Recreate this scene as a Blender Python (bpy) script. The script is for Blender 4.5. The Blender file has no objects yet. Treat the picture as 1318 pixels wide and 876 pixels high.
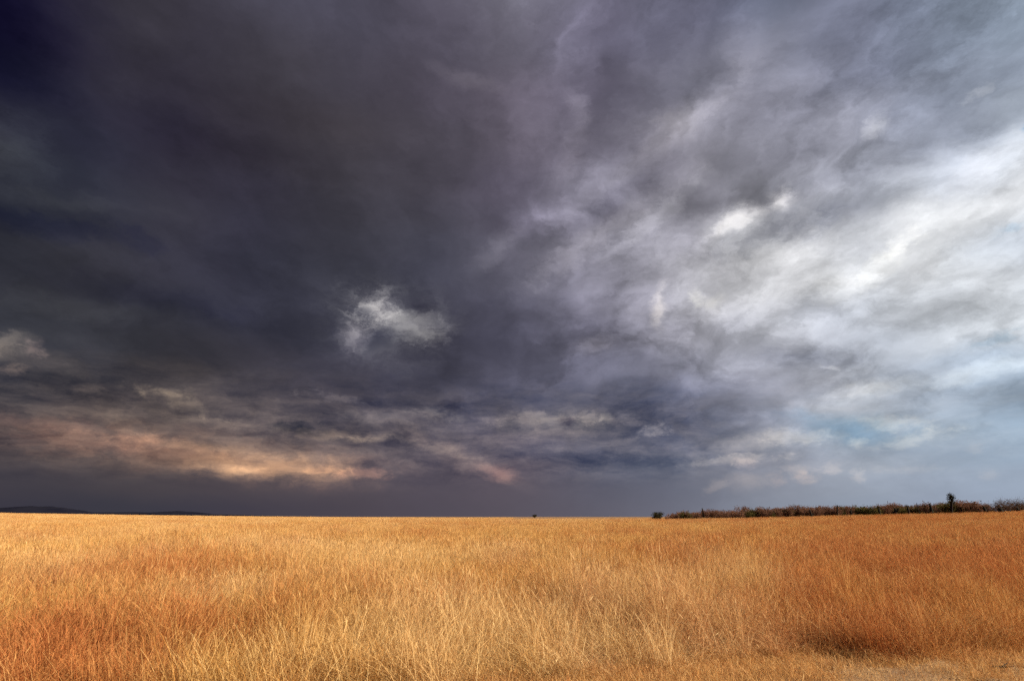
import bpy, bmesh, math, random
import numpy as np
from mathutils import Vector, Matrix, Euler

random.seed(7)
rng = np.random.default_rng(11)
R = math.radians
S = bpy.context.scene
COL = S.collection

# ------------------------------------------------------------------ camera
PITCH = R(17.15)
FPX, W, H = 732.0, 1318.0, 876.0          # focal length in pixels of the photograph
CAM_Z = 2.2
cam = bpy.data.cameras.new('camera')
cam.sensor_width = 36.0
cam.lens = 36.0 * FPX / W
cam.clip_start, cam.clip_end = 0.1, 40000
camo = bpy.data.objects.new('camera', cam)
camo.location = (0, 0, CAM_Z)
camo.rotation_euler = (R(90) + PITCH, 0, 0)
COL.objects.link(camo)
S.camera = camo

def pix_dir(px, py):
    """world direction towards a point of the sky / field, from its measured place in the photograph"""
    u, v = (px - W / 2) / FPX, (H / 2 - py) / FPX
    c, s = math.cos(PITCH), math.sin(PITCH)
    return Vector((u, c - v * s, s + v * c)).normalized()

def pix_az(px):
    return math.atan2((px - W / 2) / FPX, 1.0 / math.cos(PITCH))

# ------------------------------------------------------------------ sun, exposure
SUN_EL, SUN_AZ = R(33), R(108)             # azimuth clockwise from the view direction (+Y)
sl = bpy.data.lights.new('sun', 'SUN')
sl.energy, sl.angle, sl.color = 5.0, R(0.5), (1.0, 0.83, 0.60)
so = bpy.data.objects.new('sun', sl)
sd = Vector((math.sin(SUN_AZ) * math.cos(SUN_EL), math.cos(SUN_AZ) * math.cos(SUN_EL), math.sin(SUN_EL)))
so.rotation_euler = sd.to_track_quat('Z', 'Y').to_euler()
COL.objects.link(so)
S.view_settings.view_transform = 'Standard'
S.view_settings.look = 'None'
EXPOSURE = 0.8
S.view_settings.exposure = EXPOSURE
S.view_settings.gamma = 1.0
S.cycles.use_denoising = False
S.cycles.use_adaptive_sampling = True
S.cycles.adaptive_threshold = 0.018
S.cycles.adaptive_min_samples = 4
S.cycles.max_bounces = 4
S.cycles.diffuse_bounces = 2
S.cycles.transmission_bounces = 3
S.cycles.transparent_max_bounces = 4
S.cycles.sample_clamp_indirect = 6

# ------------------------------------------------------------------ node helper
class NT:
    def __init__(s, tree): s.t = tree
    def n(s, typ, ins=None, **kw):
        nd = s.t.nodes.new(typ)
        for k, v in kw.items(): setattr(nd, k, v)
        for k, v in (ins or {}).items(): s.put(nd.inputs[k], v)
        return nd
    def put(s, sock, v):
        if isinstance(v, bpy.types.NodeSocket): s.t.links.new(v, sock)
        else: sock.default_value = v
    def m(s, op, a, b=None, c=None, clamp=False):
        nd = s.t.nodes.new('ShaderNodeMath'); nd.operation = op; nd.use_clamp = clamp
        for i, v in enumerate((a, b, c)):
            if v is not None: s.put(nd.inputs[i], v)
        return nd.outputs[0]
    def v(s, op, a, b=None, c=None, scale=None):
        nd = s.t.nodes.new('ShaderNodeVectorMath'); nd.operation = op
        for i, x in enumerate((a, b, c)):
            if x is not None: s.put(nd.inputs[i], x)
        if scale is not None: s.put(nd.inputs['Scale'], scale)
        return nd.outputs['Value'] if op in ('DOT_PRODUCT', 'LENGTH', 'DISTANCE') else nd.outputs[0]
    def noise(s, vec, scale, detail=6, rough=0.55, lac=2.0, dist=0.0, color=False):
        nd = s.n('ShaderNodeTexNoise', {'Vector': vec, 'Scale': scale, 'Detail': detail, 'Roughness': rough,
                                        'Lacunarity': lac, 'Distortion': dist})
        return nd.outputs['Color' if color else 'Fac']
    def rng(s, v, a, b, c=0.0, d=1.0, smooth=True):
        nd = s.n('ShaderNodeMapRange', {0: v, 1: a, 2: b, 3: c, 4: d})
        nd.interpolation_type = 'SMOOTHSTEP' if smooth else 'LINEAR'
        return nd.outputs[0]
    def mix(s, f, a, b, blend='MIX', clampf=True):
        nd = s.t.nodes.new('ShaderNodeMix'); nd.data_type = 'RGBA'; nd.blend_type = blend; nd.clamp_factor = clampf
        s.put(nd.inputs[0], f); s.put(nd.inputs[6], a); s.put(nd.inputs[7], b)
        return nd.outputs[2]

# ------------------------------------------------------------------ world: a storm sky over a Nishita sky
GX = [0, 110, 220, 330, 440, 550, 660, 770, 880, 990, 1100, 1210, 1318]
GY = [0, 85, 170, 255, 340, 425, 510, 560, 600, 640]
GRID = [
 [(15,13,36),(50,48,58),(60,57,66),(72,70,82),(80,78,92),(88,85,98),(112,112,124),(108,106,124),(104,104,124),(112,118,138),(122,126,146),(118,128,146),(135,148,164)],
 [(24,24,42),(44,42,54),(50,47,57),(62,59,66),(72,69,80),(80,75,88),(100,94,108),(100,96,114),(118,118,134),(140,140,154),(124,128,148),(136,144,162),(150,160,178)],
 [(50,50,58),(42,42,55),(44,41,54),(56,52,60),(66,62,68),(78,74,84),(98,92,104),(104,100,114),(136,134,144),(132,132,146),(150,152,166),(146,152,170),(195,205,220)],
 [(46,48,58),(46,48,58),(54,53,62),(56,54,66),(62,60,68),(70,67,76),(94,89,104),(122,120,132),(134,132,144),(150,150,160),(164,167,180),(220,226,235),(215,224,238)],
 [(50,51,60),(58,57,64),(54,53,64),(54,54,66),(64,64,74),(70,70,82),(92,90,102),(126,124,136),(158,157,164),(196,196,202),(214,218,226),(210,218,230),(205,216,230)],
 [(56,57,64),(58,59,66),(56,57,66),(54,54,66),(62,62,74),(66,65,78),(78,77,92),(104,102,116),(146,145,154),(176,178,188),(192,198,210),(192,202,216),(196,208,222)],
 [(62,60,66),(66,62,66),(78,72,74),(78,73,78),(72,69,80),(70,69,82),(86,85,100),(98,99,116),(108,110,128),(146,148,162),(180,184,194),(172,184,200),(156,175,196)],
 [(86,76,76),(88,78,78),(98,86,84),(96,87,88),(94,87,92),(92,86,94),(98,95,108),(100,99,114),(104,106,124),(144,148,160),(152,168,186),(160,174,190),(152,170,188)],
 [(74,69,74),(80,72,74),(96,84,82),(104,90,88),(96,86,90),(90,83,92),(98,89,98),(90,92,108),(104,108,124),(140,142,154),(158,164,176),(154,166,182),(152,166,184)],
 [(62,60,70),(62,61,70),(64,62,72),(70,66,76),(78,72,80),(84,78,88),(90,84,94),(96,94,106),(110,112,126),(134,140,154),(146,156,172),(148,158,176),(148,160,178)]]
GA = np.array(GRID, float) / 255.0

def grid_at(px, py):
    px = min(max(px, GX[0]), GX[-1]); py = min(max(py, GY[0]), GY[-1])
    i = min(max(np.searchsorted(GX, px) - 1, 0), len(GX) - 2); j = min(max(np.searchsorted(GY, py) - 1, 0), len(GY) - 2)
    a = (px - GX[i]) / (GX[i + 1] - GX[i]); b = (py - GY[j]) / (GY[j + 1] - GY[j])
    return (GA[j, i] * (1 - a) + GA[j, i + 1] * a) * (1 - b) + (GA[j + 1, i] * (1 - a) + GA[j + 1, i + 1] * a) * b

# finer reading of the tone of the clouds on the right, every 55 x 40
FX = [550, 605, 660, 715, 770, 825, 880, 935, 990, 1045, 1100, 1155, 1210, 1265, 1318]
FY = [0, 45, 90, 130, 170, 210, 250, 290, 330, 370, 410, 450, 490, 530]
FINE = np.array([
 [97,125,137,138,98,114,110,111,94,86,106,135,143,178,134],
 [87,94,90,123,109,106,104,69,96,122,99,138,172,162,146],
 [78,55,87,101,91,91,98,110,142,62,137,157,143,88,145],
 [81,82,91,102,88,112,126,107,136,146,133,139,137,138,121],
 [94,83,104,119,98,116,129,162,68,143,180,232,161,115,159],
 [86,71,86,94,100,168,138,93,136,138,162,85,110,183,255],
 [65,76,94,96,184,77,76,92,113,209,150,110,255,255,240],
 [62,78,80,177,103,148,132,255,225,199,177,217,255,232,203],
 [75,82,92,91,133,156,186,195,228,246,255,227,255,192,187],
 [65,76,79,111,116,118,175,255,215,255,184,194,211,231,235],
 [35,76,79,90,120,183,209,147,198,203,146,241,255,238,229],
 [35,69,83,112,115,106,120,165,195,107,191,181,182,212,203],
 [69,62,97,106,107,109,89,195,114,206,129,153,193,120,110],
 [62,116,51,97,41,91,94,151,192,186,221,172,143,172,162]], float) / 255

def fine_at(px, py):
    px = min(max(px, FX[0]), FX[-1]); py = min(max(py, FY[0]), FY[-1])
    i = min(max(np.searchsorted(FX, px) - 1, 0), len(FX) - 2); j = min(max(np.searchsorted(FY, py) - 1, 0), len(FY) - 2)
    a = (px - FX[i]) / (FX[i + 1] - FX[i]); b = (py - FY[j]) / (FY[j + 1] - FY[j])
    return (FINE[j, i] * (1 - a) + FINE[j, i + 1] * a) * (1 - b) + (FINE[j + 1, i] * (1 - a) + FINE[j + 1, i + 1] * a) * b

def tone_at(px, py):
    c = grid_at(px, py)
    k = min(max((px - 520) / 80, 0), 1) * min(max((560 - py) / 40, 0), 1)
    L = fine_at(px, py); g = max(c[1], .05)
    sat = (c / g - 1) * (1 - min(max((L - .70) / .25, 0), 1) * .7) + 1        # bright cloud is whiter
    return c * (1 - k) + np.minimum(sat * L, 1.0) * k

def sky_colour(az, el):
    """cloud tone (display-referred) at a compass direction; past the frame it goes on towards the overall trend"""
    c, s = math.cos(PITCH), math.sin(PITCH)
    d = (math.sin(az) * math.cos(el), math.cos(az) * math.cos(el), math.sin(el))
    t = 0.5 + 0.5 * math.sin(az - R(10))
    trend = np.array((.235, .23, .265)) * (1 - t) + np.array((.60, .63, .69)) * t
    depth = c * d[1] + s * d[2]
    if depth < 0.15: return trend
    u, v = d[0] / depth, (c * d[2] - s * d[1]) / depth
    px, py = W / 2 + u * FPX, H / 2 - v * FPX
    out = max(0, -px, px - W, -py)
    k = min(1.0, out / 700.0); k = k * k * (3 - 2 * k)
    return tone_at(px, py) * (1 - k) + trend * k

wd = bpy.data.worlds.new('World'); S.world = wd; wd.use_nodes = True
wd.cycles.sampling_method = 'MANUAL'; wd.cycles.sample_map_resolution = 512
wd.node_tree.nodes.clear()
N = NT(wd.node_tree)
STRENGTH = 0.0575                           # 0.1 at exposure 0
dirv = N.n('ShaderNodeTexCoord').outputs['Generated']
dirv = N.v('NORMALIZE', dirv)
sx = N.n('ShaderNodeSeparateXYZ', {0: dirv})
zc = N.m('MAXIMUM', sx.outputs[2], 0.0)
zk = N.m('ADD', zc, 0.13)
plane = N.v('DIVIDE', dirv, N.n('ShaderNodeCombineXYZ', {0: zk, 1: zk, 2: zk}).outputs[0])   # point on the cloud deck
street = N.n('ShaderNodeMapping', {'Vector': plane, 'Rotation': (0, 0, R(-20)), 'Scale': (1.0, 0.20, 0.0)}).outputs[0]
ell = N.n('ShaderNodeMapping', {'Vector': plane, 'Scale': (1.0, 0.8, 0.0), 'Location': (3.1, 7.7, 0)}).outputs[0]
# ragged, wind-torn edges: the direction is pushed about by cloud-deck turbulence
wa = N.v('SUBTRACT', N.noise(street, 1.6, 3, .55, color=True), (.5, .5, .5))
wb = N.v('SUBTRACT', N.noise(N.v('MULTIPLY', dirv, (1, 1, 1.6)), 9.0, 6, .66, color=True), (.5, .5, .5))
lowz = N.rng(sx.outputs[2], 0.0, 0.30, 0.35, 1.0)
warp_a = N.v('MULTIPLY', wa, (0.08, 0.06, 0.05))
warp_b = N.v('MULTIPLY', wb, (0.075, 0.06, 0.055))
wsum = N.v('SCALE', N.v('ADD', warp_a, warp_b), scale=lowz)
dw = N.v('NORMALIZE', N.v('ADD', dirv, wsum))
fine = N.v('SCALE', N.v('ADD', N.v('SCALE', warp_a, scale=0.16), N.v('SCALE', warp_b, scale=1.0)), scale=lowz)
df = N.v('NORMALIZE', N.v('ADD', dirv, fine))
sw = N.n('ShaderNodeSeparateXYZ', {0: dw})
azv = N.m('ADD', N.m('DIVIDE', N.m('ARCTAN2', sw.outputs[0], sw.outputs[1]), 2 * math.pi), 0.5)
elv = N.m('ARCSINE', sw.outputs[2])
AZS = [-180, -130, -95, -70, -56, -48, -41, -34, -27, -20, -14, -9, -5, -1, 3, 7, 11, 15, 19, 23, 27, 31, 35, 39, 43, 47, 52, 58, 75, 95, 130, 180]
ELS = [0.5, 2.5, 4.5, 6.5, 9, 11.5, 14, 17, 20, 23, 26, 29, 32, 36, 40, 45, 52, 60]
base = None
for i, e in enumerate(ELS):
    rp = N.n('ShaderNodeValToRGB', {0: azv if base is None else N.m('MULTIPLY_ADD', N.v('LENGTH', base), 1e-9, azv)}); cr = rp.color_ramp; cr.interpolation = 'CARDINAL'
    while len(cr.elements) < len(AZS): cr.elements.new(0.5)
    for k, a in enumerate(AZS):
        cr.elements[k].position = a / 360 + 0.5
    for k, a in enumerate(AZS):
        c = sky_colour(R(a), R(e)); cr.elements[k].color = (c[0], c[1], c[2], 1)
    base = rp.outputs[0] if base is None else N.mix(N.rng(elv, R(ELS[i - 1]), R(e)), base, rp.outputs[0])
base = N.mix(N.rng(elv, R(55), R(85)), base, (.40, .40, .45, 1))

# cloud relief: streets running away over the plain, and billows
lum = N.v('DOT_PRODUCT', base, (.3, .5, .2))
n1 = N.noise(N.v('ADD', street, N.v('SCALE', wb, scale=.16)), 3.0, 7, .58, dist=.15)
n1 = N.m('ADD', N.m('MULTIPLY', N.m('SUBTRACT', n1, .5), .6), N.m('MULTIPLY', N.m('SUBTRACT', N.rng(n1, .38, .62), .5), .16))
iso = N.v('MULTIPLY_ADD', wsum, (1.3, 1.3, 1.3), N.v('MULTIPLY', dirv, (1, 1, 1.75)))
n2 = N.m('SUBTRACT', N.noise(iso, 7.5, 8, .66, dist=.2), .5)
n3 = N.m('SUBTRACT', N.noise(dirv, 3.0, 3, .5), .5)
a1 = N.rng(lum, .24, .62, .06, .36)
rel = N.m('ADD', N.m('MULTIPLY', n1, N.m('MULTIPLY', a1, N.rng(sx.outputs[2], .12, .45, .35, 1.7))), N.m('ADD', N.m('MULTIPLY', n2, N.m('MULTIPLY', a1, N.rng(sx.outputs[2], .25, .55, .50, .30))), N.m('MULTIPLY', n3, N.m('MULTIPLY', a1, .35))))
bil = N.m('SUBTRACT', .085, N.m('ABSOLUTE', N.m('SUBTRACT', N.noise(iso, 4.2, 6, .55, dist=.5), .5)))     # puffy heads with dark creases
bil = N.m('MULTIPLY', bil, N.rng(lum, .28, .60, .10, .60))
puff = N.m('SUBTRACT', N.rng(N.noise(N.v('ADD', iso, (4.3, 1.7, 2.2)), 5.2, 8, .62, dist=.25), .40, .60), .5)     # crisper heaps with an edge
rel = N.m('ADD', N.m('ADD', rel, bil), N.m('MULTIPLY', puff, N.m('MULTIPLY', a1, N.rng(sx.outputs[2], .25, .55, .44, .20))))
rel = N.m('SUBTRACT', rel, N.rng(lum, .66, .90, 0, .07))
rel = N.m('MULTIPLY', rel, N.rng(sx.outputs[2], 0.0, 0.22, 0.10, 1.0))
val = N.v('SCALE', base, scale=N.m('ADD', 1.0, N.m('DIVIDE', rel, N.m('MAXIMUM', lum, .2))))
# low sheets of cloud seen edge-on near the horizon
sheet_p = N.n('ShaderNodeCombineXYZ', {0: N.m('MULTIPLY', sx.outputs[0], 1.0), 1: N.m('MULTIPLY', sx.outputs[2], 3.4), 2: N.m('MULTIPLY', sx.outputs[1], .3)}).outputs[0]
sheet = N.m('SUBTRACT', N.noise(N.v('ADD', sheet_p, N.v('SCALE', wb, scale=.10)), 11.0, 8, .66, dist=.15), .5)
sheet_m = N.m('MULTIPLY', N.rng(sx.outputs[2], .03, .10), N.rng(sx.outputs[2], .26, .14))
val = N.v('ADD', val, N.v('SCALE', (.56, .47, .36), scale=N.m('MULTIPLY', N.m('MULTIPLY', sheet, sheet_m), N.rng(lum, .35, .60, 1.0, .32))))

def blob_mask(px, py, w, h, rot=0, vec=None, soft=1.0):
    """soft ellipsoidal patch of the sky dome round one direction (w, h: half sizes, in the photograph's pixels)"""
    c = pix_dir(px, py); ca, sa = math.cos(R(rot)), math.sin(R(rot))
    ex = pix_dir(px + w * ca, py - w * sa) - c
    ey = pix_dir(px - h * sa, py - h * ca) - c
    lx, ly = ex.length, ey.length
    X = ex.normalized(); Z = c.copy(); Y = Z.cross(X).normalized(); X = Y.cross(Z).normalized()
    rotm = Matrix((X, Y, Z)).transposed()
    mp = N.n('ShaderNodeMapping', {'Vector': vec or df, 'Location': c, 'Rotation': rotm.to_euler('XYZ'),
                                   'Scale': (lx, ly, max(lx, ly) * 1.5)}, vector_type='TEXTURE')
    g = N.n('ShaderNodeTexGradient', {0: mp.outputs[0]}, gradient_type='SPHERICAL').outputs[1]
    return N.rng(N.m('MULTIPLY_ADD', tear if h > 17 else tear_s, N.m('MINIMUM', N.m('MULTIPLY', g, 3.0), 1.0), g), 0.05, soft)

tear = N.m('MULTIPLY', N.m('SUBTRACT', N.noise(N.v('MULTIPLY_ADD', wsum, (3, 3, 3), N.v('MULTIPLY', dirv, (1, 1, 1.9))), 13.0, 7, .66, dist=.2), .5), 1.5)

tear_s = N.m('MULTIPLY', N.m('SUBTRACT', N.noise(N.v('MULTIPLY', dirv, (1, 1, 1.7)), 38.0, 5, .66, dist=.4), .5), 2.3)      # the same, for small clouds

BLOBS = [  # px, py, half width, half height, rotation, colour added (display-referred)
 # torn window in the storm cloud
 (500,415,85,56,-8,(0.115,0.115,0.103)), (478,396,36,28,20,(0.378,0.364,0.336)), (530,418,54,24,-18,(0.221,0.215,0.195)), (456,428,26,20,30,(0.208,0.195,0.182)),
 (490,432,38,16,0,(-0.080,-0.075,-0.065)), (462,400,16,10,-30,(-0.140,-0.133,-0.119)), (540,395,26,12,-40,(-0.050,-0.050,-0.045)),
 # bright torn edges right of the storm
 (640,320,40,15,45,(.08,.078,.078)), (742,135,16,30,20,(.08,.078,.078)), (735,205,18,40,-25,(.055,.052,.052)),
 (870,532,125,24,-5,(-.055,-.05,-.042)), (905,580,140,10,3,(.055,.048,.04)), (700,560,90,12,0,(-.03,-.03,-.025)), (700,540,60,11,-3,(.08,.07,.055)),
 (1085,368,46,26,20,(0.060,0.057,0.048)), (1135,345,50,14,35,(.10,.095,.08)), (1165,315,40,10,35,(.08,.075,.06)),
 (875,165,120,26,42,(0.094,0.090,0.086)), (770,300,150,22,36,(0.098,0.094,0.091)), (840,280,110,14,40,(0.094,0.094,0.090)),
 (830,235,90,22,42,(-0.066,-0.066,-0.063)), (770,270,60,14,38,(-0.050,-0.050,-0.045)),
 (1010,252,20,15,40,(0.312,0.300,0.276)), (945,284,50,12,28,(0.259,0.250,0.235)),
 (985,300,100,24,16,(-0.154,-0.149,-0.134)), (1130,165,26,12,35,(.16,.155,.14)), (1255,122,30,8,32,(.09,.085,.075)),

 (850,395,11,28,0,(0.216,0.198,0.162)), (897,380,9,10,0,(0.098,0.095,0.070)), (918,384,16,12,0,(.08,.075,.055)),
 (1250,215,45,22,33,(0.048,0.040,0.032)), (1318,165,14,7,40,(-0.150,-0.075,-0.015)), (1300,295,30,7,25,(-.06,-.03,-.01)), (1290,430,40,8,22,(-.05,-.02,0)),
 (1040,460,80,16,0,(-0.065,-0.062,-0.050)), (1065,472,16,5,0,(0.110,0.105,0.094)), (1255,480,90,12,14,(.10,.095,.08)), (1125,498,60,12,8,(.12,.11,.09)),
 (760,445,34,14,14,(.08,.075,.07)),
 # belly of the storm over the right of the plain, and its lit tops

 (715,545,75,20,0,(0.156,0.137,0.104)), (755,538,20,9,0,(.16,.14,.11)), (730,545,13,7,0,(-.16,-.15,-.12)), (845,553,24,8,14,(0.214,0.191,0.161)), (810,542,18,9,-10,(.12,.105,.09)), (780,538,10,6,0,(.10,.09,.07)),
 (760,595,110,12,0,(-.05,-.045,-.04)), (940,592,90,7,4,(.13,.11,.08)), (960,597,18,6,0,(0.096,0.072,0.054)), (975,565,60,12,12,(.12,.105,.085)),
 (960,620,30,12,8,(.09,.065,.04)), (920,625,20,8,20,(.08,.06,.04)),
 # blue opening and small fair-weather clouds
 (1082,548,95,19,-6,(-0.072,-0.026,0.002)), (1020,562,60,10,0,(.10,.085,.06)), (1150,545,60,9,-4,(.10,.08,.05)), (1180,565,60,8,12,(.10,.08,.05)),
 (1106,571,14,7,0,(.13,.10,.06)), (1037,614,17,8,0,(0.104,0.065,0.033)), (1066,601,18,8,0,(0.078,0.055,0.033)), (1105,612,12,10,-35,(0.084,0.060,0.036)), (998,618,14,9,0,(0.072,0.045,0.024)), (1030,604,30,6,0,(.07,.05,.03)), (1255,578,12,6,0,(0.035,0.022,0.010)), (1275,611,14,8,0,(0.040,0.025,0.010)), (1165,604,60,6,0,(.05,.035,.02)),
 # low sunlit bank behind the left of the plain
 (290,588,210,30,-6,(0.169,0.111,0.065)), (360,600,95,17,-3,(0.234,0.165,0.089)), (312,603,34,6,0,(0.221,0.163,0.098)), (412,604,26,7,0,(0.195,0.130,0.072)), (250,575,90,9,-6,(.08,.06,.035)), (270,606,26,10,0,(-.08,-.055,-.03)),
 (470,610,40,7,0,(.18,.11,.07)), (640,608,30,11,-14,(.20,.12,.08)), (590,585,90,14,-24,(0.108,0.084,0.060)), (560,575,60,7,-14,(.10,.085,.06)),
 (120,570,170,16,-4,(.08,.045,.03)), (60,545,130,9,-8,(.06,.035,.025)), (185,567,50,10,0,(.09,.055,.035)),
 (383,549,36,10,-4,(-.12,-.095,-.075)), (490,535,60,11,0,(.11,.10,.085)), (560,532,40,7,-6,(.11,.10,.08)), (430,512,50,6,-4,(.09,.08,.07)), (240,520,70,9,-18,(.10,.085,.06)), (220,505,30,8,0,(.10,.085,.06)), (420,560,60,9,-4,(.12,.095,.06)), (470,565,40,5,0,(.10,.085,.06)),
 (290,545,80,7,-8,(.09,.075,.055)), (105,525,70,14,0,(.05,.04,.03)), (640,540,24,7,0,(.11,.095,.08)), (580,520,20,8,0,(-.04,-.04,-.04)),
 (5,445,36,17,10,(.22,.19,.15)), (48,447,18,10,0,(.16,.125,.105)), (15,477,26,8,8,(.16,.125,.095)), (40,463,60,16,0,(.06,.05,.04)), (115,500,28,6,0,(.08,.065,.05)),
 (25,190,60,44,-20,(.05,.055,.05)), (60,290,140,20,-12,(-.035,-.032,-.012)), (200,385,150,20,-12,(-.025,-.025,-.015)), (90,262,120,12,-6,(.03,.03,.025)), (100,395,120,16,-4,(.025,.025,.02)),
 (600,100,50,12,-20,(.05,.048,.045)),
]
acc = val
for (px, py, w, h, rot, colr) in BLOBS:
    # the vanishing term only orders the evaluation, one patch after the other (the shader stack is small)
    mk = blob_mask(px, py, w * 1.45, h * 1.55, rot, vec=N.v('MULTIPLY_ADD', acc, (1e-9, 1e-9, 1e-9), df), soft=1.0)
    acc = N.v('MULTIPLY_ADD', N.n('ShaderNodeCombineXYZ', {0: mk, 1: mk, 2: mk}).outputs[0], colr, acc)
acc = N.v('MAXIMUM', acc, (.018, .014, .04)); acc = N.v('MINIMUM', acc, (1.02, 1.02, 1.02))
sp = N.n('ShaderNodeSeparateXYZ', {0: acc})
lin = N.n('ShaderNodeCombineXYZ', {i: N.m('DIVIDE', N.m('POWER', sp.outputs[i], 2.2), STRENGTH * 2 ** EXPOSURE) for i in range(3)}).outputs[0]
skyt = N.n('ShaderNodeTexSky', sky_type='NISHITA')
skyt.sun_disc = False; skyt.sun_elevation = SUN_EL; skyt.sun_rotation = SUN_AZ
skyt.air_density = 1.0; skyt.dust_density = 1.5; skyt.ozone_density = 1.0
hole = N.m('MAXIMUM', blob_mask(1085, 552, 105, 26, -4), N.m('MULTIPLY', blob_mask(1250, 550, 160, 60, 8), .6))
# clear air shows through thin cloud in the openings
lin = N.mix(N.m('MULTIPLY', hole, .03), lin, skyt.outputs[0])
bg = N.n('ShaderNodeBackground', {0: lin, 1: STRENGTH})
N.t.links.new(bg.outputs[0], N.n('ShaderNodeOutputWorld').inputs[0])

# ------------------------------------------------------------------ helpers for objects
def tag(o, label=None, cat=None, group=None, kind=None):
    for k, v in (('label', label), ('category', cat), ('group', group), ('kind', kind)):
        if v: o[k] = v
    return o

def new_obj(name, me, mat=None, parent=None):
    o = bpy.data.objects.new(name, me)
    if mat and me is not None and not me.materials: me.materials.append(mat)
    COL.objects.link(o)
    if parent: o.parent = parent
    return o

def mesh_from(verts, faces, attrs=None, smooth=False, name='mesh'):
    me = bpy.data.meshes.new(name)
    me.from_pydata([tuple(v) for v in verts], [], [tuple(f) for f in faces])
    for k, vals in (attrs or {}).items():
        a = me.attributes.new(k, 'FLOAT', 'POINT'); a.data.foreach_set('value', np.asarray(vals, np.float32))
    if smooth: me.polygons.foreach_set('use_smooth', [True] * len(me.polygons))
    me.update()
    return me

def sstep(a, b, x):
    t = np.clip((np.asarray(x) - a) / (b - a), 0, 1); return t * t * (3 - 2 * t)

def vnoise(x, y, sc, seed=0):
    """smooth 2-D value noise, 0..1, for laying out patches of grass"""
    x = np.asarray(x, float) / sc + 1000.0; y = np.asarray(y, float) / sc + 1000.0
    xi, yi = np.floor(x).astype(np.int64), np.floor(y).astype(np.int64); fx, fy = x - xi, y - yi
    def hsh(a, b):
        h = (a * 374761393 + b * 668265263 + seed * 974634211) & 0xFFFFFFFF
        h = ((h ^ (h >> 13)) * 1274126177) & 0xFFFFFFFF
        return ((h ^ (h >> 16)) & 0xFFFF) / 65535.0
    fx = fx * fx * (3 - 2 * fx); fy = fy * fy * (3 - 2 * fy)
    return (hsh(xi, yi) * (1 - fx) + hsh(xi + 1, yi) * fx) * (1 - fy) + (hsh(xi, yi + 1) * (1 - fx) + hsh(xi + 1, yi + 1) * fx) * fy

def ground_h(x, y):
    x = np.asarray(x, float); y = np.asarray(y, float)
    r = np.hypot(x, y); az = np.arctan2(x, y)
    k = np.clip(np.abs(az), 0, R(65)) / R(41); k2 = k * k
    left = 500 * .0062 * k2 * sstep(70, 500, r)
    right = 235 * .0120 * k2 * sstep(40, 235, r)
    h = np.where(az < 0, left, right)
    h = h - 26 * sstep(560, 2600, r)
    h = h + .10 * (vnoise(x, y, 3.1, 3) - .5) * sstep(9, 14, r) + .25 * (vnoise(x, y, 17, 4) - .5) * sstep(14, 40, r) * (1 - sstep(300, 600, r))
    return h

def gh(x, y): return float(ground_h(x, y))

def edge_y(x):                                # where the tall grass starts, beyond the track
    x = np.asarray(x, float)
    return 8.5 + .20 * x + .12 * np.maximum(x - 1, 0) + .9 * (vnoise(x, x * 0, 2.3, 8) - .5) + .35 * (vnoise(x, x * 0, .6, 9) - .5)

# ------------------------------------------------------------------ materials
def mat(name, bumps=None):
    m = bpy.data.materials.new(name); m.use_nodes = True; m.node_tree.nodes.clear(); return m, NT(m.node_tree)

def principled(name, build, rough=.9, spec=.15, bump=None):
    m, n = mat(name)
    b = n.n('ShaderNodeBsdfPrincipled', {'Roughness': rough, 'Specular IOR Level': spec})
    col, hgt = build(n)
    n.put(b.inputs['Base Color'], col)
    if hgt is not None:
        bm_ = n.n('ShaderNodeBump', {'Height': hgt, 'Strength': bump or .5, 'Distance': .03}); n.put(b.inputs['Normal'], bm_.outputs[0])
    n.t.links.new(b.outputs[0], n.n('ShaderNodeOutputMaterial').inputs[0])
    return m

def _field(n):
    p = n.n('ShaderNodeNewGeometry').outputs['Position']
    a = n.noise(p, .05, 5); b = n.noise(p, 3.0, 8, .65); c = n.noise(p, 25, 4, .6)
    col = n.mix(n.rng(a, .35, .65), (.30, .19, .10, 1), (.25, .14, .08, 1))
    col = n.mix(n.rng(b, .3, .6), col, (.17, .105, .065, 1))
    col = n.mix(n.rng(c, .45, .75, 0, .6), col, (.36, .25, .14, 1))
    return col, n.m('ADD', b, n.m('MULTIPLY', c, .5))
M_FIELD = principled('dry_field_soil', _field)

def _track(n):
    p = n.n('ShaderNodeNewGeometry').outputs['Position']
    a = n.noise(p, 1.3, 6, .6); b = n.noise(p, 9, 8, .65); c = n.noise(p, 60, 4, .6)
    col = n.mix(n.rng(a, .3, .7), (.25, .155, .085, 1), (.36, .235, .125, 1))
    col = n.mix(n.rng(b, .4, .7, 0, .6), col, (.13, .09, .065, 1))
    col = n.mix(n.rng(c, .55, .75, 0, .5), col, (.28, .20, .13, 1))
    return col, n.m('ADD', n.m('MULTIPLY', a, 1.5), n.m('ADD', b, n.m('MULTIPLY', c, .4)))
M_TRACK = principled('dusty_track_soil', _track, bump=.9)

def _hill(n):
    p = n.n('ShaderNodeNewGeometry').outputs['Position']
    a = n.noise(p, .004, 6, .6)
    return n.mix(n.rng(a, .35, .65), (.009, .010, .020, 1), (.014, .015, .026, 1)), None  # storm-cloud shade and blue distance haze are put into the hills' base colour
M_HILL = principled('wooded_hill_haze_shade', _hill, rough=1, spec=0)

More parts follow.
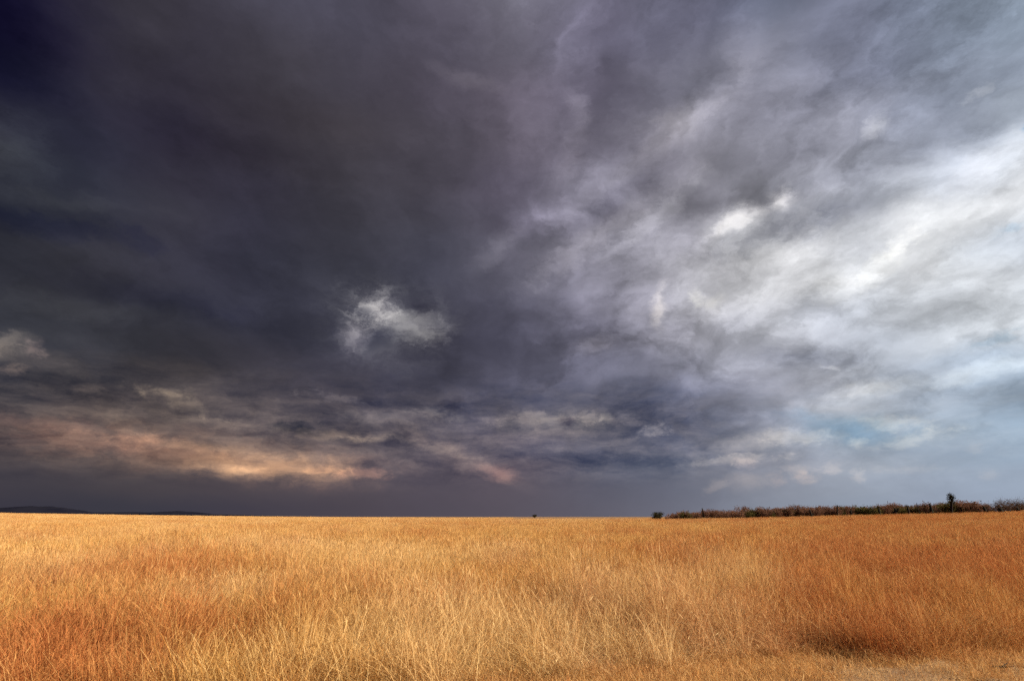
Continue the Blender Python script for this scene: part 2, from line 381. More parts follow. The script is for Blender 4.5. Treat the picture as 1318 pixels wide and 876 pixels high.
def foliage(name, c1, c2, trans=.25):
    m, n = mat(name)
    r = n.n('ShaderNodeAttribute', attribute_name='rnd', attribute_type='GEOMETRY').outputs['Fac']
    o = n.n('ShaderNodeObjectInfo').outputs['Random']
    f = n.m('ADD', n.m('MULTIPLY', r, .75), n.m('MULTIPLY', o, .25))
    col = n.mix(f, c1, c2)
    d = n.n('ShaderNodeBsdfDiffuse', {0: col}); t = n.n('ShaderNodeBsdfTranslucent', {0: col})
    x = n.n('ShaderNodeMixShader', {0: trans, 1: d.outputs[0], 2: t.outputs[0]})
    n.t.links.new(x.outputs[0], n.n('ShaderNodeOutputMaterial').inputs[0])
    return m
M_TWIG = foliage('brown_twigs', (.12, .062, .045, 1), (.24, .135, .095, 1))
M_OLIVE = foliage('olive_leaves', (.06, .055, .022, 1), (.15, .125, .05, 1))
M_GREYTW = foliage('grey_twigs', (.07, .05, .045, 1), (.16, .11, .09, 1))
M_DARK = foliage('dark_leaves', (.012, .014, .008, 1), (.045, .04, .022, 1), .1)

def _bark(n):
    p = n.n('ShaderNodeTexCoord').outputs['Object']
    a = n.noise(p, 6, 5)
    return n.mix(a, (.045, .032, .026, 1), (.11, .08, .06, 1)), a
M_BARK = principled('grey_bark', _bark)
def _char(n):
    p = n.n('ShaderNodeTexCoord').outputs['Object']
    a = n.noise(p, 8, 5)
    return n.mix(a, (.006, .006, .006, 1), (.022, .018, .016, 1)), a
M_CHAR = principled('blackened_wood', _char)

# dry grass: straw stalks, russet stalks; the tint says which sort grows where, rnd varies stalk by stalk, head is the seed head
def grass_material():
    m, n = mat('dry_grass')
    rnd = n.n('ShaderNodeAttribute', attribute_name='rnd', attribute_type='GEOMETRY').outputs['Fac']
    head = n.n('ShaderNodeAttribute', attribute_name='head', attribute_type='GEOMETRY').outputs['Fac']
    tint = n.n('ShaderNodeAttribute', attribute_name='tint', attribute_type='INSTANCER').outputs['Fac']
    pale = n.m('POWER', rnd, 1.6)
    straw = n.mix(pale, (.50, .275, .075, 1), (.86, .61, .27, 1))
    russet = n.mix(pale, (.37, .125, .045, 1), (.62, .28, .105, 1))
    pal = n.n('ShaderNodeAttribute', attribute_name='pal', attribute_type='INSTANCER').outputs['Fac']
    t = n.m('ADD', tint, n.m('MULTIPLY', n.m('SUBTRACT', rnd, .5), -.35), clamp=True)
    col = n.mix(t, straw, russet)
    hcol = n.mix(t, (.66, .39, .15, 1), (.46, .185, .075, 1))
    col = n.mix(n.m('MULTIPLY', head, .6), col, hcol)
    col = n.mix(n.m('MULTIPLY', pal, n.m('ADD', n.m('MULTIPLY', rnd, .55), .20)), col, (.88, .69, .40, 1))
    d = n.n('ShaderNodeBsdfDiffuse', {0: col}); tr = n.n('ShaderNodeBsdfTranslucent', {0: col})
    x = n.n('ShaderNodeMixShader', {0: .27, 1: d.outputs[0], 2: tr.outputs[0]})
    n.t.links.new(x.outputs[0], n.n('ShaderNodeOutputMaterial').inputs[0])
    return m
M_GRASS = grass_material()

# ------------------------------------------------------------------ ground, track, hills
def build_ground():
    rad = np.concatenate([[0], np.geomspace(1.2, 700, 120), np.geomspace(760, 30000, 46)])
    na = 240
    vs, fs = [(0, 0, gh(0, 0))], []
    for r in rad[1:]:
        a = np.arange(na) / na * 2 * math.pi
        x, y = r * np.sin(a), r * np.cos(a); z = ground_h(x, y)
        vs += list(zip(x, y, z))
    for k in range(na): fs.append((0, 1 + (k + 1) % na, 1 + k))
    for i in range(len(rad) - 2):
        b = 1 + i * na
        for k in range(na):
            k2 = (k + 1) % na
            fs.append((b + k, b + k2, b + na + k2, b + na + k))
    o = new_obj('ground', mesh_from(vs, fs, smooth=True, name='ground'), M_FIELD)
    tag(o, kind='structure')
build_ground()

def build_track():
    xs = np.arange(-30, 30.01, .12); ts = np.linspace(0, 1, 34)
    vs, fs = [], []
    for x in xs:
        top = 8.5 + .2 * x + .12 * max(x - 1, 0) - .40 + .5 * (vnoise(x, 0, 1.1, 21) - .5) + .25 * (vnoise(x, 0, .3, 22) - .5)
        for t in ts:
            yy = (top) * (1 - t) + (top - 5.4) * t
            rut = -.05 * math.exp(-((t - .22) / .07) ** 2) - .05 * math.exp(-((t - .62) / .07) ** 2)
            z = gh(x, yy) + .012 + (rut + .06 * (vnoise(x, yy, .5, 5) - .5) + .025 * (vnoise(x, yy, .14, 6) - .5) + .06) * min(1, t * 14, (1 - t) * 14)
            vs.append((x, yy, float(z)))
    m = len(ts)
    for i in range(len(xs) - 1):
        for j in range(m - 1):
            a = i * m + j; fs.append((a, a + 1, a + m + 1, a + m))
    tag(new_obj('dirt_track', mesh_from(vs, fs, smooth=True, name='dirt_track'), M_TRACK), kind='structure')
build_track()

def build_hill(px0, px1, px_peak, py_peak, dist, seed, name):
    """a long wooded ridge far beyond the plain"""
    a0, a1, ap = pix_az(px0), pix_az(px1), pix_az(px_peak)
    n = 90; rows = 14; vs, fs = [], []
    for i in range(n + 1):
        t = i / n; az = a0 + (a1 - a0) * t
        tp = (ap - a0) / (a1 - a0)
        prof = sstep(0, 1, t / tp) if t < tp else (1 - sstep(0, 1, (t - tp) / (1 - tp)))
        prof = float(prof) ** .8 * (1 + .10 * (vnoise(t * 10, 0, .7, seed) - .5))
        d = pix_dir(px_peak, py_peak); hpk = d.z / math.hypot(d.x, d.y) * dist + CAM_Z + 30
        for j in range(rows + 1):
            s = j / rows; rr = dist - 900 + 1800 * s
            z = -28 + (hpk) * prof * math.sin(math.pi * s) ** .9 * (1 + .06 * (vnoise(t * 40, s * 8, 1, seed + 1) - .5))
            vs.append((rr * math.sin(az), rr * math.cos(az), float(z)))
    for i in range(n):
        for j in range(rows):
            a = i * (rows + 1) + j; fs.append((a, a + rows + 1, a + rows + 2, a + 1))
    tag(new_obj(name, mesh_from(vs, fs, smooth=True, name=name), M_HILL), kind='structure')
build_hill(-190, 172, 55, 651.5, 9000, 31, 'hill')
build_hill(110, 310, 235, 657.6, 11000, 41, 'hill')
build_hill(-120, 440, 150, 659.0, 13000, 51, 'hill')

# ------------------------------------------------------------------ dry grass (nobody could count it: four belts of instanced tufts)
def tuft(seed, n, spread, width, hmin, hmax, lean=.12, bend=.25, tangle=0.0, seg=3, headp=.6, under=0.0):
    g = np.random.default_rng(seed); vs, fs, rn, hd = [], [], [], []
    for _ in range(n):
        a = g.uniform(0, 2 * math.pi); rr = spread * math.sqrt(g.uniform())
        bx, by = rr * math.cos(a), rr * math.sin(a)
        low = g.uniform() < under                     # short curling leaves round the feet of the flowering stalks
        h = g.uniform(hmin, hmax) * (g.uniform(.40, .75) if low else 1); w = width * g.uniform(.6, 1.3) * (1.15 if low else .9)
        la = g.uniform(0, 2 * math.pi); l = abs(g.normal(0, lean)) * (1.8 if low else 1); be = g.uniform(0, bend) + (g.uniform(.6, 1.7) if g.uniform() < (.5 if low else tangle) else 0)
        fa = g.uniform(0, math.pi); fx, fy = math.cos(fa) * w / 2, math.sin(fa) * w / 2
        rv = g.uniform() ** 1.2
        p = np.array((bx, by, -.03)); ang = l; sl_ = h / seg; b0 = len(vs); tip = .2 if low else .45
        for k in range(seg + 1):
            tw = 1 - (1 - tip) * k / seg
            vs += [(p[0] - fx * tw, p[1] - fy * tw, p[2]), (p[0] + fx * tw, p[1] + fy * tw, p[2])]; rn += [rv, rv]; hd += [0, 0]
            if k < seg:
                p = p + np.array((math.cos(la) * math.sin(ang), math.sin(la) * math.sin(ang), math.cos(ang))) * sl_
                ang += be * 1.6 / seg * (.4 + k)
                p[2] = max(p[2], .02)
        for k in range(seg): fs.append((b0 + 2 * k, b0 + 2 * k + 1, b0 + 2 * k + 3, b0 + 2 * k + 2))
        if not low and g.uniform() < headp:           # thin feathery seed head
            L = g.uniform(.10, .22) * (1 if width < .01 else 1.3); q = len(vs)
            dx = np.array((math.cos(la) * math.sin(ang), math.sin(la) * math.sin(ang), math.cos(ang)))
            hw = max(w * .62, .0042)
            ox, oy = math.cos(fa + 1) * hw, math.sin(fa + 1) * hw
            e = p + dx * L; mid = p + dx * L * .35
            vs += [tuple(p), (mid[0] - ox, mid[1] - oy, mid[2]), tuple(e), (mid[0] + ox, mid[1] + oy, mid[2])]
            rn += [rv] * 4; hd += [1] * 4; fs.append((q, q + 1, q + 2, q + 3))
    me = mesh_from(vs, fs, {'rnd': rn, 'head': hd}, name='grass_tuft'); me.materials.append(M_GRASS)
    return bpy.data.objects.new('grass_tuft_source', me)      # never linked: only feeds the instancer

def scatter(name, protos, pts, rotz, scl, tint, idx, tilt=None, pal=None):
    me = bpy.data.meshes.new(name); me.vertices.add(len(pts)); me.vertices.foreach_set('co', np.asarray(pts, np.float32).ravel())
    def at(k, typ, vals, key='value'):
        a = me.attributes.new(k, typ, 'POINT'); a.data.foreach_set(key, vals)
    at('rotz', 'FLOAT', np.asarray(rotz, np.float32)); at('tint', 'FLOAT', np.asarray(tint, np.float32)); at('pick', 'INT', np.asarray(idx, np.int32))
    at('tilt', 'FLOAT', np.asarray(tilt if tilt is not None else np.zeros(len(pts)), np.float32))
    at('pal', 'FLOAT', np.asarray(pal if pal is not None else np.zeros(len(pts)), np.float32))
    at('scl', 'FLOAT_VECTOR', np.asarray(scl, np.float32).ravel(), 'vector')
    o = new_obj(name, me); me.materials.append(M_GRASS)
    ng = bpy.data.node_groups.new(name + '_nodes', 'GeometryNodeTree')
    ng.interface.new_socket('Geometry', in_out='INPUT', socket_type='NodeSocketGeometry')
    ng.interface.new_socket('Geometry', in_out='OUTPUT', socket_type='NodeSocketGeometry')
    n = NT(ng); gi = n.n('NodeGroupInput'); go = n.n('NodeGroupOutput'); jn = n.n('GeometryNodeJoinGeometry')
    for p in reversed(protos):
        oi = n.n('GeometryNodeObjectInfo', {'Object': p}); g2 = n.n('GeometryNodeGeometryToInstance', {0: oi.outputs['Geometry']})
        ng.links.new(g2.outputs[0], jn.inputs[0])
    def attr(k, dt): return n.n('GeometryNodeInputNamedAttribute', {'Name': k}, data_type=dt).outputs['Attribute']
    rv = n.n('ShaderNodeCombineXYZ', {0: attr('tilt', 'FLOAT'), 2: attr('rotz', 'FLOAT')})
    m2p = n.n('GeometryNodeMeshToPoints', {'Mesh': gi.outputs[0]})
    ip = n.n('GeometryNodeInstanceOnPoints', {'Points': m2p.outputs[0], 'Instance': jn.outputs[0], 'Pick Instance': True,
             'Instance Index': attr('pick', 'INT'), 'Rotation': rv.outputs[0], 'Scale': attr('scl', 'FLOAT_VECTOR')})
    ng.links.new(ip.outputs[0], go.inputs[0])
    md = o.modifiers.new('scatter', 'NODES'); md.node_group = ng
    return o

def ring_points(r0, r1, az, n):
    r = np.sqrt(rng.uniform(r0 * r0, r1 * r1, n)); a = rng.uniform(-az, az, n)
    return r * np.sin(a), r * np.cos(a)

def russet(x, y):
    """how much red grass grows here: russet on the right of the field and in patches, straw elsewhere"""
    r = np.hypot(x, y); az = np.degrees(np.arctan2(x, y))
    t = .22 + .66 * sstep(-2, 38, az) - .14 * sstep(90, 300, r)
    t = t + .75 * (vnoise(x, y, 2.6 + r.mean() * .02, 61) - .5) + 1.1 * (vnoise(x, y, .45 + r.mean() * .012, 64) - .5) + .35 * (vnoise(x, y, 11, 62) - .5) + .22 * (vnoise(x, y, 37, 63) - .5)
    for (cx, cy, rr, s) in ((-6.6, 8.6, 2.6, .75), (-9.3, 18.5, 3.2, .5), (-13, 30, 5, .3), (-11, 13, 2, .3), (5, 27, 5, .25), (16, 22, 6, .25)):
        t = t + s * np.exp(-(((x - cx) / rr) ** 2 + ((y - cy) / rr) ** 2))
    return np.clip(t, 0, 1)

def bleached(x, y):
    """pale, weathered straw: patches, above all the flattened grass near the middle of the track's edge"""
    r = np.hypot(x, y); az = np.degrees(np.arctan2(x, y))
    p = .06 + 1.3 * (vnoise(x, y, 1.8 + r.mean() * .015, 71) - .5) + .6 * (vnoise(x, y, 9, 72) - .5) + .25 * sstep(60, 250, r) - .45 * sstep(6, 38, az)
    for (cx, cy, rr, s_) in ((1.2, 10.2, 2.4, .55), (-1.8, 10.0, 1.8, .4), (4.0, 9.8, 1.6, .4), (-5.5, 16, 2.5, .3), (-6.6, 8.6, 2.8, -.8)):
        p = p + s_ * np.exp(-(((x - cx) / rr) ** 2 + ((y - cy) / rr) ** 2))
    return p + .45 * sstep(2.2, .3, y - edge_y(x)) * sstep(-5, -2, x) * sstep(6.5, 2.5, x)

def belt(name, protos, n, r0, r1, az, hmean, hvar, seed, picks=None, label=None, thin=0.0):
    x, y = ring_points(r0, r1, az, n)
    ok = y > edge_y(x)
    if r0 > 150: ok &= ~((x > 0) & (np.hypot(x, y) > 330))
    gap = vnoise(x, y, .5 + (.4 if r0 > 20 else 0), seed + 5) * .68 + vnoise(x, y, 1.3, seed + 6) * .32 - .10 * sstep(0, 8, x) * sstep(24, 12, y)
    ok &= (rng.uniform(0, 1, n) > thin * sstep(.48, .24, gap)) if thin else True
    x, y = x[ok], y[ok]; k = len(x)
    de = y - edge_y(x)
    patch = .6 * vnoise(x, y, 1.5, seed) + .4 * vnoise(x, y, 6, seed + 1)
    hs = hmean * (1 + hvar * (patch - .5) * 2) * rng.uniform(.8, 1.15, k)
    near = sstep(.0, 1.6, de)
    hs = hs * (.38 + .62 * near)
    wd_ = rng.uniform(.85, 1.25, k)
    tint = russet(x, y) + rng.normal(0, .17, k)
    idx = picks(x, y, de, k) if picks else rng.integers(0, len(protos), k)
    pts = np.stack([x, y, ground_h(x, y)], 1)
    lean = 7 * vnoise(x, y, 1.9, seed + 9) + rng.normal(0, .6, k)                 # lodged by wind and game: patches lean together
    tilt = np.abs(rng.normal(.03, .10, k)) + .55 * sstep(.55, .85, vnoise(x, y, 1.3, seed + 10)) * (.35 + .65 * (1 - sstep(3, 11, de)))
    o = scatter(name, protos, pts, lean, np.stack([wd_, wd_, hs], 1), np.clip(tint, 0, 1), idx, tilt, np.clip(bleached(x, y) + rng.normal(0, .12, k), 0, 1))
    tag(o, label, 'grass', kind='stuff')

PA = [tuft(100 + i, 26, .13, .0066, .62, 1.25, .20, .45, seg=4, headp=.45, under=.45) for i in range(6)] + \
     [tuft(120 + i, 24, .17, .0068, .50, 1.15, .32, .6, tangle=.55, seg=6, headp=.15, under=.3) for i in range(4)]
def pick_a(x, y, de, k):
    tang = .18 + .65 * (1 - sstep(.3, 3.0, de)) + .5 * (vnoise(x, y, 2.2, 77) - .5)
    up = rng.integers(0, 6, k); tg = rng.integers(6, 10, k)
    return np.where(rng.uniform(0, 1, k) < tang, tg, up)
belt('grass', PA, 23000, 5.5, 23, R(62), .92, .46, 200, pick_a, 'tall dry golden and russet grass along the near edge of the field', thin=1.0)
PT = [tuft(170 + i, 64, .085, .0078, .70, 1.30, .26, .55, seg=5, headp=.4, under=.35) for i in range(6)]
belt('grass', PT, 4200, 5.5, 24, R(62), 1.0, .42, 240, None, 'tall tussocks of dry grass standing out along the near edge of the field', thin=.5)
PU = [tuft(190 + i, 60, .16, .013, .75, 1.30, .24, .45, seg=4, headp=.4, under=.3) for i in range(5)]
belt('grass', PU, 9000, 23, 75, R(55), 1.0, .25, 250, None, 'tussocks of dry grass standing out in the middle of the field', thin=.3)
# matted straw pressed down along the track
PM = [tuft(330 + i, 34, .40, .0075, .45, 1.0, 1.05, .35, seg=4, headp=.1) for i in range(5)]
def matted():
    n = 5200
    x = rng.uniform(-13, 13, n); y = edge_y(x) + np.abs(rng.normal(0, 1.3, n)) - .25
    keep = rng.uniform(0, 1, n) < sstep(.40, .62, .55 * vnoise(x, y, 1.7, 91) + .45 * vnoise(x, y, .6, 92))
    x, y = x[keep], y[keep]; k = len(x)
    z = ground_h(x, y) + .02 + .22 * sstep(.2, 1.4, y - edge_y(x)) * rng.uniform(.3, 1, k)
    s_ = rng.uniform(.8, 1.2, k)
    o = scatter('grass', PM, np.stack([x, y, z], 1), 7 * vnoise(x, y, 1.9, 93) + rng.normal(0, .5, k), np.stack([s_, s_, s_ * .8], 1),
                np.clip(russet(x, y) * (1 - .4 * sstep(-5, -2, x) * sstep(7, 3, x)) + rng.normal(0, .1, k), 0, 1), rng.integers(0, 5, k), None, np.clip(bleached(x, y) + .30 * sstep(-5, -2, x) * sstep(7, 3, x) + rng.normal(0, .2, k), 0, 1))
    tag(o, 'matted pale straw pressed down along the near edge of the field', 'grass', kind='stuff')
matted()
PB = [tuft(140 + i, 46, .30, .0095, .60, 1.2, .18, .4, headp=.45, under=.45) for i in range(6)]
belt('grass', PB, 34000, 22, 72, R(55), .92, .40, 210, None, 'tall dry golden grass filling the middle of the field', thin=.95)
PC = [tuft(160 + i, 50, .75, .024, .55, 1.15, .15, .3, seg=2, headp=.4, under=.3) for i in range(5)]
belt('grass', PC, 36000, 70, 200, R(52), .90, .34, 220, None, 'pale dry grass in the far part of the field')
PD = [tuft(180 + i, 46, 1.7, .055, .55, 1.12, .09, .12, seg=2, headp=.4) for i in range(5)]
belt('grass', PD, 42000, 196, 540, R(51), .88, .15, 230, None, 'pale golden grass along the distant edge of the field')

# straw lying on the verge of the track
PL = [tuft(300 + i, 22, .30, .006, .18, .42, 1.35, .2, seg=2, headp=.1) for i in range(5)]
def litter():
    n = 22000
    x = rng.uniform(-12, 17, n); y = edge_y(x) - np.abs(rng.normal(0, 1.15, n)) + .5
    keep = rng.uniform(0, 1, n) < .06 + .94 * sstep(.35, .62, .5 * vnoise(x, y, .8, 88) + .5 * vnoise(x, y, .25, 89))
    x, y = x[keep], y[keep]; k = len(x)
    z = ground_h(x, y) + .03
    s = rng.uniform(.7, 1.2, k)
    o = scatter('fallen_straw', PL, np.stack([x, y, z], 1), rng.uniform(0, 6.28, k), np.stack([s, s, s * .5], 1), np.clip(rng.normal(.40, .22, k), 0, 1), rng.integers(0, 5, k), None, np.clip(rng.normal(.45, .25, k), 0, 1))
    tag(o, 'flattened pale straw lying on the verge of the dirt track', 'straw', kind='stuff')
litter()

# clods and pebbles on the track
def clods():
    src = []
    for i in range(4):
        bm = bmesh.new(); bmesh.ops.create_icosphere(bm, subdivisions=1, radius=1.0); g = np.random.default_rng(700 + i)
        for v in bm.verts: v.co = v.co * g.uniform(.65, 1.25); v.co.z *= .65
        me = bpy.data.meshes.new('clod'); bm.to_mesh(me); bm.free(); me.materials.append(M_TRACK); src.append(bpy.data.objects.new('clod_source', me))
    n = 3800
    x = rng.uniform(-9, 17, n); y = edge_y(x) - .2 - rng.uniform(0, 3.5, n)
    sz = .008 + .030 * rng.uniform(0, 1, n) ** 4
    o = scatter('clods', src, np.stack([x, y, ground_h(x, y) + .045], 1), rng.uniform(0, 6.28, n), np.stack([sz, sz * rng.uniform(.7, 1.2, n), sz], 1), np.zeros(n), rng.integers(0, 4, n))
    tag(o, 'small brown clods and pebbles strewn over the dirt track', 'clods', kind='stuff')
clods()

# ------------------------------------------------------------------ bushes and trees
def tube(vs, fs, pts, rads, sides=5):
    b = len(vs)
    for i, p in enumerate(pts):
        p = Vector(p); d = (Vector(pts[min(i + 1, len(pts) - 1)]) - Vector(pts[max(i - 1, 0)])).normalized()
        a = d.orthogonal().normalized(); c = d.cross(a)
        for k in range(sides):
            t = 2 * math.pi * k / sides; vs.append(tuple(p + (a * math.cos(t) + c * math.sin(t)) * rads[i]))
    for i in range(len(pts) - 1):
        for k in range(sides):
            k2 = (k + 1) % sides; fs.append((b + i * sides + k, b + i * sides + k2, b + (i + 1) * sides + k2, b + (i + 1) * sides + k))
    q = b + (len(pts) - 1) * sides
    fs.append(tuple(q + k for k in range(sides)))

def limb_path(g, p, d, length, n=4, wob=.25):
    pts = [Vector(p)]; d = Vector(d).normalized()
    for _ in range(n):
        d = (d + Vector((g.normal(0, wob), g.normal(0, wob), g.normal(.03, wob * .6)))).normalized()
        pts.append(pts[-1] + d * length / n)
    return pts

def bush_meshes(seed, stems=6, h=3.4, rx=2.0, leaves=900, leaf=.16, twig=.5, base=.12, low=.25, flat=1.0, trunk_r=.07, stem_h=.0):
    """thorn bush: stems forking from the ground with a ragged crown of twigs and small leaves round their ends"""
    g = np.random.default_rng(seed); vs, fs = [], []; tips = []
    root = Vector((0, 0, -.1))
    if stem_h > 0:
        pts = limb_path(g, root, (0, 0, 1), stem_h, 3, .08); tube(vs, fs, pts, [trunk_r * 1.6, trunk_r * 1.35, trunk_r * 1.2, trunk_r * 1.1]); top = pts[-1]
    for s in range(stems):
        a = 2 * math.pi * (s + g.uniform(-.3, .3)) / stems; out = g.uniform(.25, .85) * rx / h * 1.3
        st = (top if stem_h > 0 else Vector((base * math.cos(a), base * math.sin(a), -.1)))
        pts = limb_path(g, st, (math.cos(a) * out, math.sin(a) * out, 1), (h - stem_h) * g.uniform(.62, .85), 5, .16)
        tube(vs, fs, pts, [trunk_r * (1 - .8 * i / 5) for i in range(6)])
        for i in (2, 3, 4, 5):
            for _ in range(2):
                b2 = g.uniform(0, 6.28); q = limb_path(g, pts[i], (math.cos(b2), math.sin(b2), g.uniform(.1, .9)), h * g.uniform(.16, .32), 3, .25)
                tube(vs, fs, q, [trunk_r * .4, trunk_r * .28, trunk_r * .18, trunk_r * .08], 4); tips += [q[1], q[2], q[3]]
        tips.append(pts[-1])
    cv, cf, rn = [], [], []
    tips = [t for t in tips if t.z > low * h] or tips
    for _ in range(leaves):
        c = tips[g.integers(len(tips))] + Vector((g.normal(0, .26), g.normal(0, .26), g.normal(0, .20))) * (h / 3.2)
        c.z = max(c.z * flat if flat != 1 else c.z, .08); e = Euler((g.uniform(0, 6.28), g.uniform(0, 6.28), g.uniform(0, 6.28))).to_matrix()
        L = leaf * g.uniform(.6, 1.4); w = L * (g.uniform(.10, .22) if g.uniform() < twig else g.uniform(.4, .8))
        L = L * (1.9 if w < L * .25 else 1); b = len(cv); v = g.uniform()
        for (u_, w_) in ((-1, 0), (0, -1), (1, 0), (0, 1)): cv.append(tuple(c + e @ Vector((u_ * L / 2, w_ * w / 2, .02 * u_)))); rn.append(v)
        cf.append((b, b + 1, b + 2, b + 3))
    return mesh_from(vs, fs, smooth=True, name='trunk'), mesh_from(cv, cf, {'rnd': rn}, name='crown')

def make_plant(name, meshes, mats, label, cat, group=None):
    e = bpy.data.objects.new(name, None); e.empty_display_size = .3; COL.objects.link(e); tag(e, label, cat, group)
    new_obj('trunk', meshes[0], mats[0], e); new_obj('crown', meshes[1], mats[1], e)
    return e

def copy_thing(o, label=None, group=None):
    c = o.copy(); COL.objects.link(c)
    if label: c['label'] = label
    if group: c['group'] = group
    for ch in list(o.children):
        k = ch.copy(); COL.objects.link(k); k.parent = c
        for g2 in list(ch.children):
            q = g2.copy(); COL.objects.link(q); q.parent = k
    return c

def put(o, px, r, rz=0, s=1.0, sz=None):
    az = pix_az(px); x, y = r * math.sin(az), r * math.cos(az)
    o.location = (x, y, gh(x, y)); o.rotation_euler = (0, 0, rz); o.scale = (s, s, sz or s)

BUSH = {}
for i in range(4): BUSH['brown', i] = (bush_meshes(500 + i, 6, 3.3, 2.2, 2200, .21, .5), (M_BARK, M_TWIG))
for i in range(3): BUSH['olive', i] = (bush_meshes(520 + i, 6, 3.3, 2.1, 2200, .22, .25, low=.12), (M_BARK, M_OLIVE))
for i in range(3): BUSH['bare', i] = (bush_meshes(540 + i, 5, 3.9, 2.3, 900, .17, .8, low=.35, trunk_r=.08), (M_BARK, M_GREYTW))
GROUP = {'brown': 'brown bushes of the thicket', 'olive': 'olive bushes of the thicket', 'bare': 'bare small trees at the far right'}
ZONES = [(900, 'near the round dark bush at the left end'), (950, 'near the thin stump above the thicket'),
         (1000, 'in the even middle stretch'), (1045, 'just left of the short double stump'),
         (1078, 'between the double stump and the slender pole stump'), (1133, 'between the slender pole and flat-knobbed stumps'),
         (1153, 'just left of the broad forked stump'), (1200, 'between the forked and straight thick stumps'),
         (1225, 'just left of the tall black tree'), (1265, 'just right of the tall black tree'), (1400, 'low under the bare trees at the far right')]
def bush_label(kind, px, row):
    z = next(t for lim, t in ZONES if px < lim)
    return {'brown': 'brown twiggy bush', 'olive': 'olive green leafy bush'}[kind] + (' of the back row, ' if row else ', ') + z
MADE = {}
def bush(kind, i, px, r, hgt, wid=1.0, row=0, label=None):
    label = label or bush_label(kind, px, row)
    if (kind, i) not in MADE:
        o = MADE[kind, i] = make_plant('small_tree' if kind == 'bare' else 'thorn_bush', *BUSH[kind, i], label, 'tree' if kind == 'bare' else 'bush', GROUP[kind])
    else: o = copy_thing(MADE[kind, i], label)
    s = hgt / (3.9 if kind == 'bare' else 3.3)
    put(o, px, r, random.uniform(0, 6.28), s * wid, s)

def thicket_h(px):                            # height of the thicket along its length, metres
    return np.interp(px, [856, 900, 960, 1045, 1100, 1150, 1200, 1240, 1262], [3.5, 3.8, 4.3, 4.5, 4.1, 4.3, 4.2, 4.9, 4.5])
px = 860.0
while px < 1264:
    green = 0.10 if px < 990 else (.35 if px < 1100 else .5)
    kind = 'olive' if random.random() < green else 'brown'
    bush(kind, random.randrange(3 if kind == 'olive' else 4), px, random.uniform(212, 222) - (px - 860) * .02, float(thicket_h(px)) * random.uniform(.70, 1.14), random.uniform(.80, 1.25))
    px += random.uniform(5.0, 8.5)
px = 866.0
while px < 1262:
    bush('brown', random.randrange(4), px, random.uniform(225, 234), float(thicket_h(px)) * random.uniform(.78, 1.02), random.uniform(1.0, 1.4), row=1)
    px += random.uniform(7, 11)
for (px, hh), nth in zip(((1268, 4.0), (1282, 3.5), (1290, 4.3), (1297, 5.0), (1304, 4.8), (1313, 4.7), (1321, 4.8)), ('first', 'second', 'third', 'fourth', 'fifth', 'sixth', 'last')):
    bush('bare', random.randrange(3), px, random.uniform(205, 216), hh, random.uniform(.8, 1.0), label='bare grey-brown tree, %s to the right of the thicket end' % nth)
for (px, hh), where in zip(((1275, 3.2), (1294, 2.9), (1309, 3.0), (1322, 3.0)), ('in the gap right of the thicket end', 'behind the squat black stump', 'under the fifth bare tree', "at the picture's right margin under the last bare tree")):
    bush('brown', random.randrange(4), px, 218, hh, 1.3, label='low brown bush ' + where)

o = make_plant('round_bush', bush_meshes(600, 7, 3.0, 2.2, 2600, .20, .15, low=.06), (M_BARK, M_DARK), 'dark round leafy bush at the left end of the thicket', 'bush'); put(o, 846, 214, .4, 1.6, 1.3)
o = make_plant('spreading_tree', bush_meshes(610, 7, 4.0, 5.2, 1700, .30, .15, low=.45, stem_h=.9, trunk_r=.12), (M_BARK, M_DARK), 'tiny dark spreading tree alone on the central horizon', 'tree'); put(o, 688, 540, 0, 1.25, .95)

# blackened stumps and snags standing in the thicket
def snag(label, px, r, h, top=None, arms=(), w=.2, seed=1, tilt=0.0):
    w *= 1.35
    g = np.random.default_rng(seed); vs, fs = [], []
    pts = limb_path(g, (0, 0, -.15), (tilt, 0, 1), h, 6, .05)
    tube(vs, fs, pts, [w * 1.25, w, w * .92, w * .86, w * .8, w * .72, w * .45], 7)
    e = bpy.data.objects.new('dead_stump', None); COL.objects.link(e); tag(e, label, 'dead tree', 'blackened stumps in the thicket')
    new_obj('trunk', mesh_from(vs, fs, smooth=True, name='trunk'), M_CHAR, e)
    for (t, dx, dz, L) in arms:
        av, af = [], []; k = min(5, int(t * 6)); st = pts[k].lerp(pts[k + 1], t * 6 - k)
        q = limb_path(g, st, (dx, g.normal(0, .2), dz), L, 4, .12); tube(av, af, q, [w * .6, w * .5, w * .42, w * .3, w * .12], 6)
        new_obj('branch', mesh_from(av, af, smooth=True, name='branch'), M_CHAR, e)
    if top:
        cv, cf, rn = [], [], []
        for _ in range(top[2]):
            c = pts[-1] + Vector((g.normal(0, top[0]), g.normal(0, top[0]), g.normal(top[3], top[1])))
            m3 = Euler(tuple(g.uniform(0, 6.28, 3))).to_matrix(); L = .26 * g.uniform(.6, 1.3); b = len(cv)
            for (u_, w_) in ((-1, 0), (0, -.6), (1, 0), (0, .6)): cv.append(tuple(c + m3 @ Vector((u_ * L / 2, w_ * L / 2, 0)))); rn.append(g.uniform())
            cf.append((b, b + 1, b + 2, b + 3))
        new_obj('crown', mesh_from(cv, cf, {'rnd': rn}, name='crown'), M_DARK, e)
    az = pix_az(px); put(e, px, r - 4, -az, 1.06)
    return e
snag('thin black stump showing above the brown bushes left of the thicket middle', 906.5, 216, 4.3, None, ((.85, -.3, 1, .5),), .22, 1, -.06)
snag('short black double stump under a tall brown bush at the thicket middle', 1045, 205, 3.1, None, ((.35, .9, .8, 1.3), (.5, 1, .3, .8)), .22, 2)
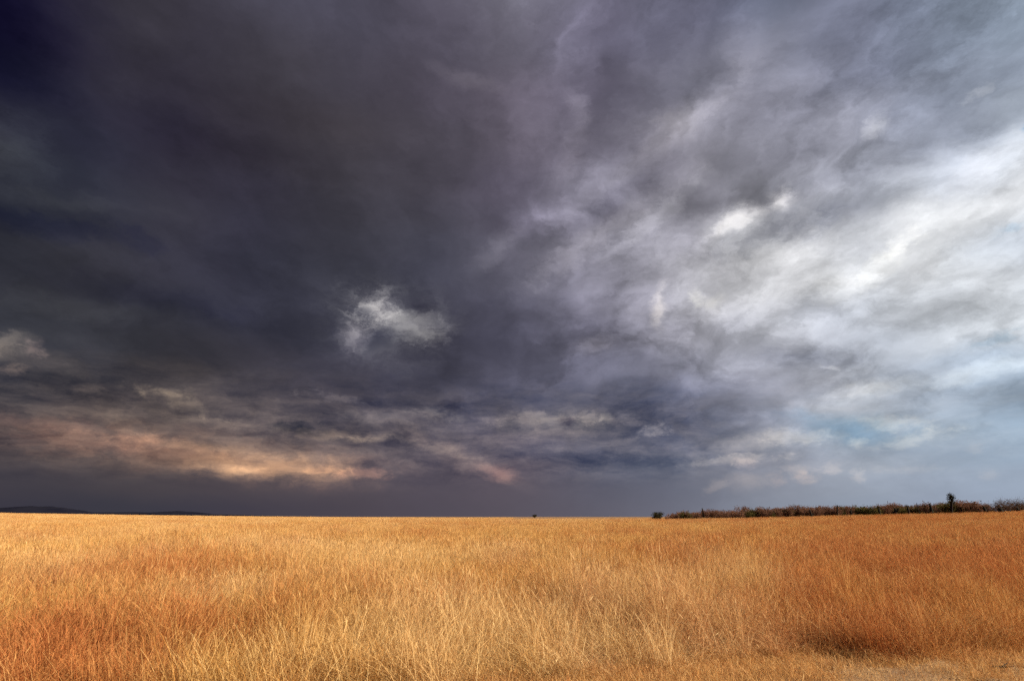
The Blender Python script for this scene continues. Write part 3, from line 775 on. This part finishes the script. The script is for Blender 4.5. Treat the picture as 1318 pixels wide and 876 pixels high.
snag('slender black pole-like stump with a small bent tip', 1078, 204, 4.0, None, ((.9, .8, .7, .4),), .17, 3)
snag('low knobbly black stump just right of the slender one', 1096, 204, 2.5, (.28, .22, 40, -.1), ((.6, .9, .5, .7),), .26, 4)
snag('short black stump with a flat knob, between two olive bushes', 1133, 204, 3.0, (.30, .16, 40, 0), (), .2, 5)
snag('broad forked black stump with two raised arms', 1153, 203, 2.7, (.35, .3, 60, -.2), ((.4, -1, .7, 1.3), (.55, .7, 1, 1.7), (.5, -.5, .3, .9)), .34, 6)
snag('black stump with a rounded top rising out of an olive bush', 1171, 204, 3.2, (.22, .2, 40, 0), (), .22, 7)
snag('very thin dead pole standing above the bushes', 1185, 206, 4.0, None, ((.8, .5, 1, .4),), .09, 8)
snag('straight thick black stump left of the tall dark tree', 1200.5, 203, 3.6, None, ((.92, -.6, 1, .5), (.3, 1, .35, 1.2)), .30, 9)
snag('leaning black stump in the gap of the thicket near the right edge', 1271, 202, 2.4, (.3, .2, 40, -.1), ((.5, .9, .3, .9),), .28, 10, -.1)
snag('squat black stump beneath the bare trees at the right edge', 1290, 201, 1.9, (.35, .25, 60, -.1), ((.8, -.5, 1, .6),), .5, 11)
snag('small black stump in the grass at the picture’s right margin'.replace('’', "'"), 1312, 202, 1.9, None, ((.6, -.7, .6, .7), (.6, .8, .5, .6)), .22, 12)
e = snag('tall black tree with a dense tufted head, highest in the thicket', 1225, 202, 4.7, (.38, .46, 620, .25), ((.72, .95, .5, 1.3), (.8, .5, .9, 1.0), (.55, -.7, .8, .8)), .26, 13)
e.name = 'dark_tree'; e['category'] = 'tree'; del e['group']

# ------------------------------------------------------------------ a stick lying on the track
def stick():
    g = np.random.default_rng(5); vs, fs = [], []
    d = pix_dir(1290, 863); t = (CAM_Z - .05) / -d.z; x, y = d.x * t, d.y * t
    q = limb_path(g, (-.15, 0, .03), (1, .1, 0), .32, 6, .10)
    for p in q: p.z = .03 + .01 * math.sin(p.x * 9)
    tube(vs, fs, q, [.010, .013, .012, .011, .010, .008, .005], 6)
    o = new_obj('stick', mesh_from(vs, fs, smooth=True, name='stick'), M_CHAR)
    q2 = limb_path(g, q[3], (.7, .6, .25), .16, 3, .1); v2, f2 = [], []
    tube(v2, f2, q2, [.009, .008, .006, .003], 5); new_obj('side_twig', mesh_from(v2, f2, smooth=True, name='side_twig'), M_CHAR, o)
    o.location = (x, y, gh(x, y) + .06); o.rotation_euler = (0, 0, R(-18))
    tag(o, 'dark dry stick lying on the dirt track in the lower right corner', 'stick')
stick()
